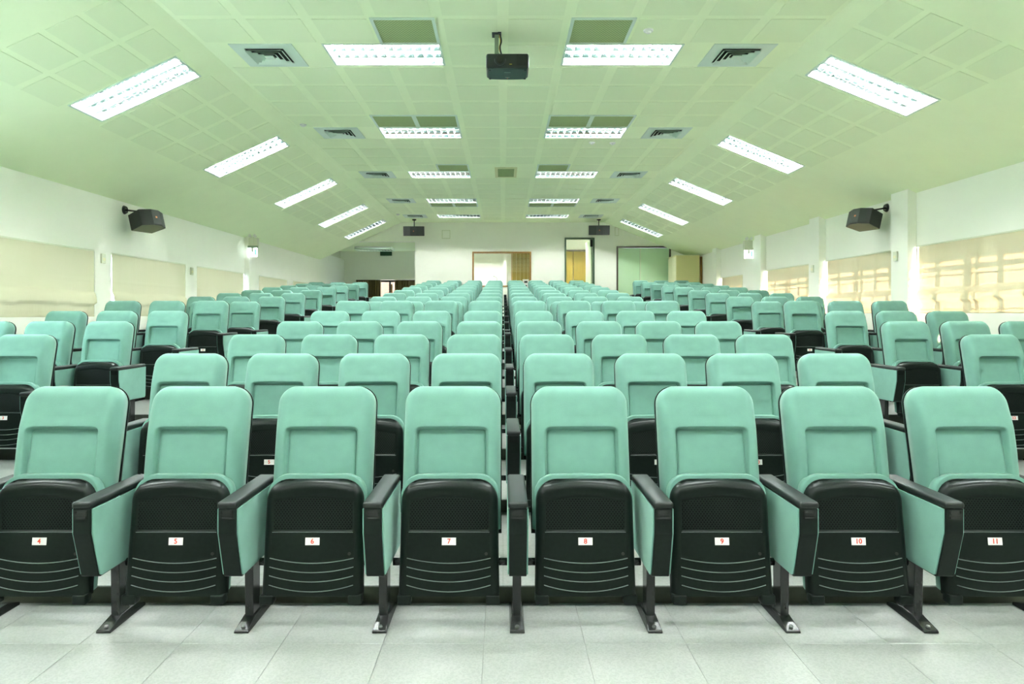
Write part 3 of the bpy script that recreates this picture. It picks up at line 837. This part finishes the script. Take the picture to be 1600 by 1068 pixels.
# wooden double door in the corridor
yc_ = yr + .1
fw = link('door_4', boxes('corridor_frame', [(1.98, 2.03, yc_ - .06, yc_, ZB, 3.34), (2.78, 2.83, yc_ - .06, yc_, ZB, 3.34), (1.98, 2.83, yc_ - .06, yc_, 3.34, 3.39)]), m='darkbrown'); tag(fw, kind='structure')
for k, (a, b) in enumerate([(2.035, 2.34), (2.352, 2.775)]):
    p = link('leaf', box('corridor_leaf', (a, b, yc_ - .045, yc_ - .01, ZB + .01, 3.335), bevel=.003), fw, 'wood')
    hx = b - .05 if k == 0 else a + .05
    link('handle', boxes('corridor_handle', [(hx - .012, hx + .012, yc_ - .075, yc_ - .045, 2.22, 2.30), (hx - .05, hx + .05, yc_ - .085, yc_ - .072, 2.255, 2.275)]), p, 'darkbrown')
# gooseneck microphone behind the control window
e = empty('gooseneck_microphone', (-.19, YB + .55, WZ0 - .08)); tag(e, 'thin gooseneck microphone behind the control room window', 'microphone')
link('base', cyl('mic_base', (0, 0, 0), (0, 0, .03), .05, .04), e, 'plastic')
link('stem', tube_path('mic_stem', [(0, 0, .03), (0, 0, .30), (-.01, 0, .38), (-.07, 0, .42)], .008), e, 'pole')
link('capsule', cyl('mic_capsule', (-.065, 0, .418), (-.11, 0, .43), .014, .012, 12), e, 'pole')
e = empty('control_desk', (-.1, YB + .50, ZB)); tag(e, 'pale desk inside the control room under the window', 'desk')
link('top', box('desk_top', (-.9, .9, -.25, .3, WZ0 - ZB - .11, WZ0 - ZB - .08), bevel=.004), e, 'plastic')
for s in (-.85, .85): link('side_panel', box('desk_side', (s - .015, s + .015, -.23, .28, 0, WZ0 - ZB - .11)), e, 'plastic')
# cabinet and board in the right corner
e = empty('cabinet', (5.23, 19.78, ZB)); tag(e, 'cream cabinet in the right back corner beside the sliding door', 'cabinet')
cz = CAM_Z + 1.63 - ZB
link('body', box('cabinet_body', (-.32, .34, -.45, .45, .05, cz), bevel=.006), e, 'cabinet')
link('plinth', box('cabinet_plinth', (-.29, .31, -.43, .43, 0, .05)), e, 'darkbrown')
for a, b in ((-.44, -.003), (.003, .44)):
    d = link('door', box('cabinet_door', (-.338, -.32, a, b, .07, cz - .03), bevel=.003), e, 'cabdoor')
    hy = b - .06 if a < -.1 else a + .06
    link('handle', box('cabinet_handle', (-.352, -.338, hy - .008, hy + .008, .75, .90), bevel=.002), d, 'boltm')
link('top_board', box('cabinet_top', (-.345, .35, -.46, .46, cz, cz + .015), bevel=.003), e, 'cabdoor')
o = link('wooden_board', box('wooden_board', (5.585, 5.635, 19.30, 20.28, ZB, CAM_Z + 1.60), bevel=.004), m='brown'); tag(o, 'narrow brown board standing between cabinet and right wall', 'board')
# white floor-standing box at the end of the centre aisle
e = empty('control_pedestal', (.64, 19.35, ZB)); tag(e, 'slim white stand with dark marks behind the last centre row', 'stand')
link('post', box('pedestal_post', (-.085, .085, -.05, .05, .03, 1.03), bevel=.008), e, 'white')
link('foot', box('pedestal_foot', (-.13, .13, -.1, .1, 0, .03), bevel=.005), e, 'white')
link('display', box('pedestal_display', (-.04, .05, -.054, -.049, .93, .985)), e, 'dark')
link('button', box('pedestal_button', (-.005, .035, -.054, -.049, .83, .87)), e, 'dark')
# curtains, window and outside wall seen in the alcove
CZ = CAM_Z + 1.14
fr = link('window_%d' % (nw + 1), boxes('alcove_window', [(-4.42, AX, ya + .05, ya + .11, CZ - .07, CZ), (-4.42, -4.36, ya + .05, ya + .11, ZB, CZ), (-3.93, -3.87, ya + .03, ya + .11, ZB, CZ),
                                                         (-3.93, -3.90, ya + .05, ya + .11, ZB, CZ), (-4.1, -3.9, ya + .05, ya + .11, 1.78, 1.84)]), m='dark'); tag(fr, kind='structure')
link('pane', box('alcove_pane', (-4.36, -3.93, ya + .075, ya + .08, ZB, CZ - .07)), fr, 'glass')
def curtain(x0, x1, label):
    verts, faces = [], []
    n = int((x1 - x0) / .012)
    for j in range(2):
        for i in range(n + 1):
            x = x0 + (x1 - x0) * i / n
            verts.append((x, ya - .05 + .022 * math.sin(i * .9) + .008 * math.sin(i * .31), ZB + .03 if j == 0 else CZ - .02))
    for i in range(n): faces.append((i, i + 1, i + n + 2, i + n + 1))
    e = empty('curtain', ((x0 + x1) / 2, ya - .05, ZB)); tag(e, label, 'curtain', 'brown alcove curtains')
    c = link('cloth', mesh('curtain_cloth', [(a - (x0 + x1) / 2, b - ya + .05, c - ZB) for a, b, c in verts], faces, True), e, 'curtain')
    link('rail', cyl('curtain_rail', (x0 - (x0 + x1) / 2, 0, CZ - .01 - ZB), (x1 - (x0 + x1) / 2, 0, CZ - .01 - ZB), .012, seg=8), e, 'darkbrown')
curtain(-5.05, -4.20, 'left brown pleated curtain in the dark alcove')
curtain(-3.72, -2.68, 'right brown pleated curtain in the dark alcove')
o = link('door_post', box('alcove_post', (-3.86, -3.79, ya - .08, ya - .01, ZB, CZ - .15), bevel=.01), m='brown'); tag(o, 'golden brown post between the alcove curtains', 'post')
e = empty('brick_wall', (-4.1, ya + 1.3, .9)); tag(e, 'pink brick wall outside the alcove window', 'wall')
link('mortar_bed', box('outside_bed', (-.9, .9, .02, .2, 0, 2.2)), e, 'brick')
bk = box('outside_brick', (0, .21, 0, .03, 0, .065), bevel=.003, seg=1); bk.materials.append(M['brick'])
for r in range(11):
    for c in range(4):
        link('brick', bk, e, loc=(-.45 + c * .222 + (.11 if r % 2 else 0), 0, .75 + r * .077))

# ------------------------------------------------------------------ auditorium seat meshes
PHI = math.radians(13)
SEATM = {}
def build_seat_meshes():
    S = SEATM
    # --- back cushion
    L, A, R = .60, .208, .078
    def wtop(v, a=A, r=R, Lq=L, rb=.03):
        if v > Lq - r: return a - r + math.sqrt(max(0, r * r - (v - (Lq - r)) ** 2)) if v < Lq else a - r
        return a
    y0, z0 = -.085, .365
    def place(x, v, n):
        return (x, y0 + v * math.sin(PHI) - n * math.cos(PHI), z0 + v * math.cos(PHI) + n * math.sin(PHI))
    vc = (.783 - z0) / math.cos(PHI) - .012          # crease under the head roll
    def edge(x, v, w, er=.05):
        e = min(w - abs(x), L - v)
        q = max(0, min(1, e / er)); return math.sqrt(1 - (1 - q) ** 2)
    PW = .150
    def swell(v):
        if v < vc: return .034 * smoothstep(0, vc, v)
        return .034 - .032 * ((v - vc) / (L - vc)) ** 1.2
    def recess(v): return .006 + .022 * smoothstep(.05, vc, v)
    def front(x, v, w):
        n = .016 + .040 * edge(x, v, w) + swell(v) * edge(x, v, w, .03)
        n -= .0045 * math.exp(-(x / .06) ** 2 - ((v - vc - .040) / .016) ** 2)
        t = (1 - smoothstep(vc - .006, vc + .004, v)) * smoothstep(.05, .06, v)
        cr = .022                                   # rounded upper corners of the inset
        ins = PW
        if v > vc - cr: ins = PW - cr + math.sqrt(max(0, cr * cr - (v - (vc - cr)) ** 2)) if v < vc else PW - cr
        n -= (recess(v) + .006) * (1 - smoothstep(ins - .005, ins + .005, abs(x))) * t
        return n
    hx = [0, .03, .06, .09, .115, .135, .142, .146, .15, .154, .158, .166, .176, .186, .194, .2, .2045, .2072, A]
    xs = dense([h / A for h in hx])
    vs = [0, .02, .05, .055, .06, .09, .14, .2, .26, .32, .36, .39, vc - .014, vc - .008, vc - .004, vc, vc + .004, vc + .008, vc + .014, vc + .026, vc + .038, vc + .05, vc + .065, vc + .085]
    vs += [L - R * (1 - math.sin(t * math.pi / 2 / 9)) for t in range(0, 10)]
    vs += [L - .0035, L - .0012]
    vs = sorted(set(round(v, 5) for v in vs))
    S['backrest'] = slab('backrest', xs, vs, wtop, front, lambda x, v, w: -.022, place)
    # --- inset panel
    r2 = .022; pl0, pl1 = .062, vc - .006
    def wp(v):
        a = PW - .004
        if v > pl1 - r2: return a - r2 + math.sqrt(max(0, r2 * r2 - (v - (pl1 - r2)) ** 2))
        return a
    def pf(x, v, w):
        e = min(w - abs(x), pl1 - v, v - pl0 + .01); q = max(0, min(1, e / .012))
        fl_ = .056 + swell(v) - recess(v)
        return fl_ - .010 + .010 * math.sqrt(1 - (1 - q) ** 2) - .003 * (1 - (x / PW) ** 2)
    px = dense([h / (PW - .004) for h in [0, .03, .06, .09, .115, .13, .136, .140, .1435, .1453, PW - .004]])
    pv = [pl0, pl0 + .004, pl0 + .02, .12, .18, .24, .3, .35] + [pl1 - r2 * (1 - math.sin(t * math.pi / 2 / 6)) for t in range(7)]
    S['back_panel'] = slab('back_panel', px, sorted(set(pv)), wp, pf, lambda x, v, w: .030, place)
    # --- back shell
    def ws(v): return wtop(v, A + .004, R + .004, L + .004)
    def sf(x, v, w): return -.020
    def sb(x, v, w):
        e = min(w - abs(x), L + .004 - v, v + .03); q = max(0, min(1, e / .04))
        return -.026 - .028 * math.sqrt(1 - (1 - q) ** 2) - .010 * (1 - smoothstep(0, .4, v))
    vsh = [-.02] + [v for v in vs if v < L - .002] + [L + .003]
    S['back_shell'] = slab('back_shell', dense([0, .4, .7, .85, .93, .97, 1]), vsh, ws, sf, sb, place, angle=40)
    # --- folded seat pan (black shell)
    z1, z2 = .145, .600
    H = z2 - z1
    tl = math.radians(6.5)
    def ps(x, v, n): return (x, -.250 + (v + .032) * math.sin(tl) - n * math.cos(tl), z1 + v * math.cos(tl) + n * math.sin(tl))
    rs = .085
    def wsp(v, a0=.2035, a1=.196, Hq=H, r=rs):
        a = a0 + (a1 - a0) * v / Hq
        if v > Hq - r:
            t = (v - (Hq - r)) / r
            return a - r * 1.0 + r * math.sqrt(max(0, 1 - t * t))
        return a
    def fsp(x, v, w):
        arch = H - .016 * (x / .15) ** 2
        e = min(w - abs(x), max(0, arch - v)); q = max(0, min(1, e / .030))
        n = -.036 + .036 * math.sqrt(1 - (1 - q) ** 2)
        # shallow recess for the perforated panel and the tray below
        g = (1 - smoothstep(.158, .163, abs(x))) * smoothstep(.252, .256, v) * (1 - smoothstep(.388 - .016 * (x / .15) ** 2, .394 - .016 * (x / .15) ** 2, v))
        n -= .005 * g
        t2 = (1 - smoothstep(.166, .170, abs(x))) * smoothstep(.148 - .02 * (1 - (x / .168) ** 2), .156 - .02 * (1 - (x / .168) ** 2), v) * (1 - smoothstep(.246, .249, v))
        n -= .003 * t2
        return n
    hx = [0, .02, .04, .06, .08, .1, .12, .14, .152, .157, .1595, .162, .165, .1675, .171, .176, .181, .186, .19, .194, .197, .2, .2022, .2035]
    sx = dense([h / .2035 for h in hx])
    sv = [0, .01, .03, .06, .09, .11, .125, .132, .138, .144, .150, .156, .17, .2, .23, .244, .247, .25, .253, .257, .28, .32, .35, .366, .37, .374, .378, .382, .386, .39, .394, .4]
    sv += [H - rs * (1 - math.sin(t * math.pi / 2 / 8)) for t in range(1, 9)] + [H - .001]
    me = slab('seat_pan', sx, sorted(set(round(v, 5) for v in sv)), wsp, fsp, lambda x, v, w: -.05, ps)
    bm = bmesh.new(); bm.from_mesh(me)
    for s in (-1, 1):
        xa, xb = sorted((s * .150, s * .2035)); add_box(bm, xa, xb, -.252, -.205, .113, .150, bevel=.004)
    for f in bm.faces: f.smooth = True
    bm.to_mesh(me); bm.free()
    me.set_sharp_from_angle(angle=math.radians(50))
    S['seat_pan'] = me
    # --- perforated panel
    def wg(v): return .1575
    def vtop(x): return .386 - .016 * (x / .15) ** 2
    xs2 = [-1 + 2 * i / 16 for i in range(17)]
    verts, faces = [], []
    for r in range(2):
        for u in xs2:
            x = u * .1575; verts.append(ps(x, .258 if r == 0 else vtop(x), -.0035))
    for i in range(16): faces.append((i, i + 1, i + 18, i + 17))
    S['perforated_panel'] = mesh('perforated_panel', verts, faces)
    # --- curved ribs, caught ceiling light painted in as paler grey
    S['ribs'] = []
    for (ve, vm) in ((.148, .128), (.114, .092), (.080, .056), (.044, .018)):
        bm = bmesh.new(); prev = None
        for i in range(17):
            x = -.168 + .336 * i / 16; v = vm + (ve - vm) * (x / .168) ** 2
            cur = [bm.verts.new(ps(x, v + dv, n_)) for dv, n_ in ((-.0022, -.001), (.0018, -.001), (.0018, .0042), (-.0002, .0042))]
            if prev:
                for k in range(4): bm.faces.new((prev[k], prev[(k + 1) % 4], cur[(k + 1) % 4], cur[k]))
            else: bm.faces.new(cur)
            prev = cur
        bm.faces.new(prev[::-1])
        S['ribs'].append(bm_mesh('rib', bm))
    # --- seam line above tray, number plate, lock hole
    bm = bmesh.new(); a = [bm.verts.new(ps(x, v, n_)) for x in (-.163, .163) for v, n_ in ((.247, -.004), (.250, -.004), (.250, .0012), (.2488, .0012))]
    for k in range(4): bm.faces.new((a[k], a[(k + 1) % 4], a[4 + (k + 1) % 4], a[4 + k]))
    S['seam'] = bm_mesh('seam', bm)
    vp = .213
    bm = bmesh.new(); q = [bm.verts.new(ps(x, v, n_)) for n_ in (-.004, -.0012) for x, v in ((-.0285, vp - .0145), (.0285, vp - .0145), (.0285, vp + .0145), (-.0285, vp + .0145))]
    for f in ((0, 3, 2, 1), (4, 5, 6, 7), (0, 1, 5, 4), (1, 2, 6, 5), (2, 3, 7, 6), (3, 0, 4, 7)): bm.faces.new([q[i] for i in f])
    S['number_plate'] = bm_mesh('number_plate', bm)
    S['plate_point'] = ps(0, vp, -.0005); S['plate_tilt'] = math.pi / 2 - tl
    p = Vector(ps(.150, .165, -.002)); p2 = Vector(ps(.150, .165, -.006))
    S['lock'] = cyl('lock', ps(.150, .165, .001), ps(.150, .165, -.01), .0065, .0055, 12)
    # --- seat cushion behind the shell
    def pc(x, v, n): return (x, -.205 + (v + .03) * math.sin(tl) - n * math.cos(tl), z1 + v * math.cos(tl))
    Hc = H + .010
    def wc(v): return wsp(v, .196, .203, Hc, .085)
    def fc(x, v, w): return .0
    def bc(x, v, w):
        e = min(w - abs(x), Hc - .016 * (x / .15) ** 2 - v, v + .02); q_ = max(0, min(1, e / .05))
        return -.03 - .055 * math.sqrt(1 - (1 - q_) ** 2)
    cv = [0, .05, .12, .2, .28, .34] + [Hc - .085 * (1 - math.sin(t * math.pi / 2 / 8)) for t in range(0, 9)]
    S['seat_cushion'] = slab('seat_cushion', dense([0, .25, .5, .7, .82, .9, .95, .98, 1]), sorted(set(cv)), wc, fc, bc, pc)
    # --- arm unit (centred on x = 0)
    prof = [(-.39, .536), (-.390, .44), (-.338, .262), (-.325, .256), (.040, .250), (.055, .262), (.065, .536)]
    S['arm_core'] = extrude_profile('arm_core', prof, 'x', -.0335, .0335, bevel=.002)
    pin = [(-.384, .534), (-.384, .441), (-.334, .268), (-.323, .262), (.038, .256), (.051, .266), (.060, .534)]
    S['side_l'] = extrude_profile('side_panel', pin, 'x', -.0395, -.0335, bevel=.002)
    S['side_r'] = extrude_profile('side_panel', pin, 'x', .0335, .0395, bevel=.002)
    bm = bmesh.new(); add_box(bm, -.0375, .0375, -.395, .062, .535, .562, bevel=.010, seg=3)
    S['armrest'] = bm_mesh('armrest', bm)
    for p_ in S['armrest'].polygons: p_.use_smooth = True
    S['armrest'].set_sharp_from_angle(angle=math.radians(35))
    S['latch'] = boxes('latch', [(-.023, .023, -.393, -.389, .498, .532), (-.020, .020, -.399, -.393, .500, .508), (-.022, -.017, -.402, -.390, .520, .528),
                                 (.017, .022, -.402, -.390, .520, .528), (-.018, .018, -.398, -.394, .514, .518)])
    S['post'] = extrude_profile('post', [(-.165, .02), (-.090, .02), (-.085, .26), (-.170, .26)], 'x', -.0175, .0175, bevel=.003)
    fp = [(-.253, 0), (.018, 0), (.020, .012), (-.05, .034), (-.16, .036), (-.195, .022), (-.250, .012)]
    me = extrude_profile('foot', fp, 'x', -.030, .030, bevel=.003)
    for v in me.vertices:
        v.co.x *= 1.0 - .25 * smoothstep(.0, .036, v.co.z)
    S['foot'] = me
    S['bolt'] = cyl('bolt', (0, -.228, .012), (0, -.229, .022), .010, .008, 8)
    S['hinge_l'] = cyl('hinge', (-.2352, -.150, .250), (-.190, -.150, .250), .0155, seg=12)
    S['hinge_r'] = cyl('hinge', (.190, -.150, .250), (.2352, -.150, .250), .0155, seg=12)
    mats = dict(backrest='fabric', back_panel='fabric', back_shell='black', seat_pan='black', perforated_panel='perfseat', seam='ridge', number_plate='plate', lock='dark',
                seat_cushion='fabric', arm_core='black', side_l='fabric', side_r='fabric', armrest='armpad', latch='latchm', post='steel', foot='steel', bolt='boltm', hinge_l='steel', hinge_r='steel')
    for k, v in mats.items(): S[k].materials.append(M[v])
    for r in S['ribs']: r.materials.append(M['ridge'])
build_seat_meshes()
DIG = {}
def digits(k):
    if k not in DIG:
        cu = bpy.data.curves.new('digits', 'FONT'); cu.body = str(k); cu.size = .027; cu.align_x = 'CENTER'; cu.align_y = 'CENTER'; cu.extrude = .0004; cu.offset = .0006
        ob = bpy.data.objects.new('tmp', cu); COL.objects.link(ob)
        dg = bpy.context.evaluated_depsgraph_get()
        me = bpy.data.meshes.new_from_object(ob.evaluated_get(dg)); me.name = 'digits'
        bpy.data.objects.remove(ob); bpy.data.curves.remove(cu)
        me.materials.clear(); me.materials.append(M['digit']); DIG[k] = me
    return DIG[k]
def arm(e, x, detail):
    a = link('arm_core', SEATM['arm_core'], e, loc=(x, 0, 0))
    link('side_panel', SEATM['side_l'], a); link('side_panel', SEATM['side_r'], a)
    if detail: link('latch', SEATM['latch'], a)
    link('armrest', SEATM['armrest'], e, loc=(x, 0, 0))
    link('post', SEATM['post'], e, loc=(x, 0, 0))
    f = link('foot', SEATM['foot'], e, loc=(x, 0, 0))
    if detail: link('bolt', SEATM['bolt'], f)
def seat(x, row, num, label, group, left_arm=True, right_arm=False):
    e = empty('auditorium_seat', (x, ROW1 + PITCH * (row - 1), FLOORS[row - 1])); tag(e, label, 'seat', group)
    near = row <= 7
    b = link('backrest', SEATM['backrest'], e)
    link('back_panel', SEATM['back_panel'], b)
    link('back_shell', SEATM['back_shell'], e)
    s = link('seat_pan', SEATM['seat_pan'], e)
    link('seat_cushion', SEATM['seat_cushion'], e)
    link('perforated_panel', SEATM['perforated_panel'], s)
    if near:
        for r in SEATM['ribs']: link('rib', r, s)
        link('seam', SEATM['seam'], s); link('lock', SEATM['lock'], s)
    p = link('number_plate', SEATM['number_plate'], e)
    if near: link('number', digits(num), p, loc=SEATM['plate_point'], rot=(SEATM['plate_tilt'], 0, 0))
    link('hinge', SEATM['hinge_l'], e); link('hinge', SEATM['hinge_r'], e)
    if left_arm: arm(e, -SEAT / 2, near)
    if right_arm: arm(e, SEAT / 2, near)
    return e
ROWN = ['front', 'second', 'third', 'fourth', 'fifth', 'sixth', 'seventh', 'eighth', 'ninth', 'tenth', 'eleventh', 'twelfth', 'thirteenth', 'fourteenth', 'last']
POS = ['leftmost', 'second from left', 'third from left', 'fourth from left', 'fourth from right', 'third from right', 'second from right', 'rightmost']
XC = .057
for row in range(1, 16):
    for k in range(8):
        x = XC + SEAT * (k - 3.5)
        if row == 1: lb = 'teal folding seat marked %d in the front row, %s' % (k + 4, POS[k])
        else: lb = 'teal folding seat in the %s row of the centre block, %s' % (ROWN[row - 1], POS[k])
        seat(x, row, k + 4, lb, 'teal seats of the centre block', True, k == 7)
for row in range(2, 15):
    for k in range(3):
        x = -3.62 - .55 * (2 - k)
        lb = 'teal folding seat of the left block, %s, level with the %s centre row' % (['by the wall', 'in the middle', 'on the aisle'][k], ROWN[row - 1])
        seat(x, row, k + 1, lb, 'teal seats of the left block', True, k == 2)
for row in range(2, 16):
    for k in range(3):
        x = 3.70 + .55 * k
        lb = 'teal folding seat of the right block, %s, level with the %s centre row' % (['on the aisle', 'in the middle', 'by the wall'][k], ROWN[row - 1])
        seat(x, row, k + 12, lb, 'teal seats of the right block', True, k == 2)
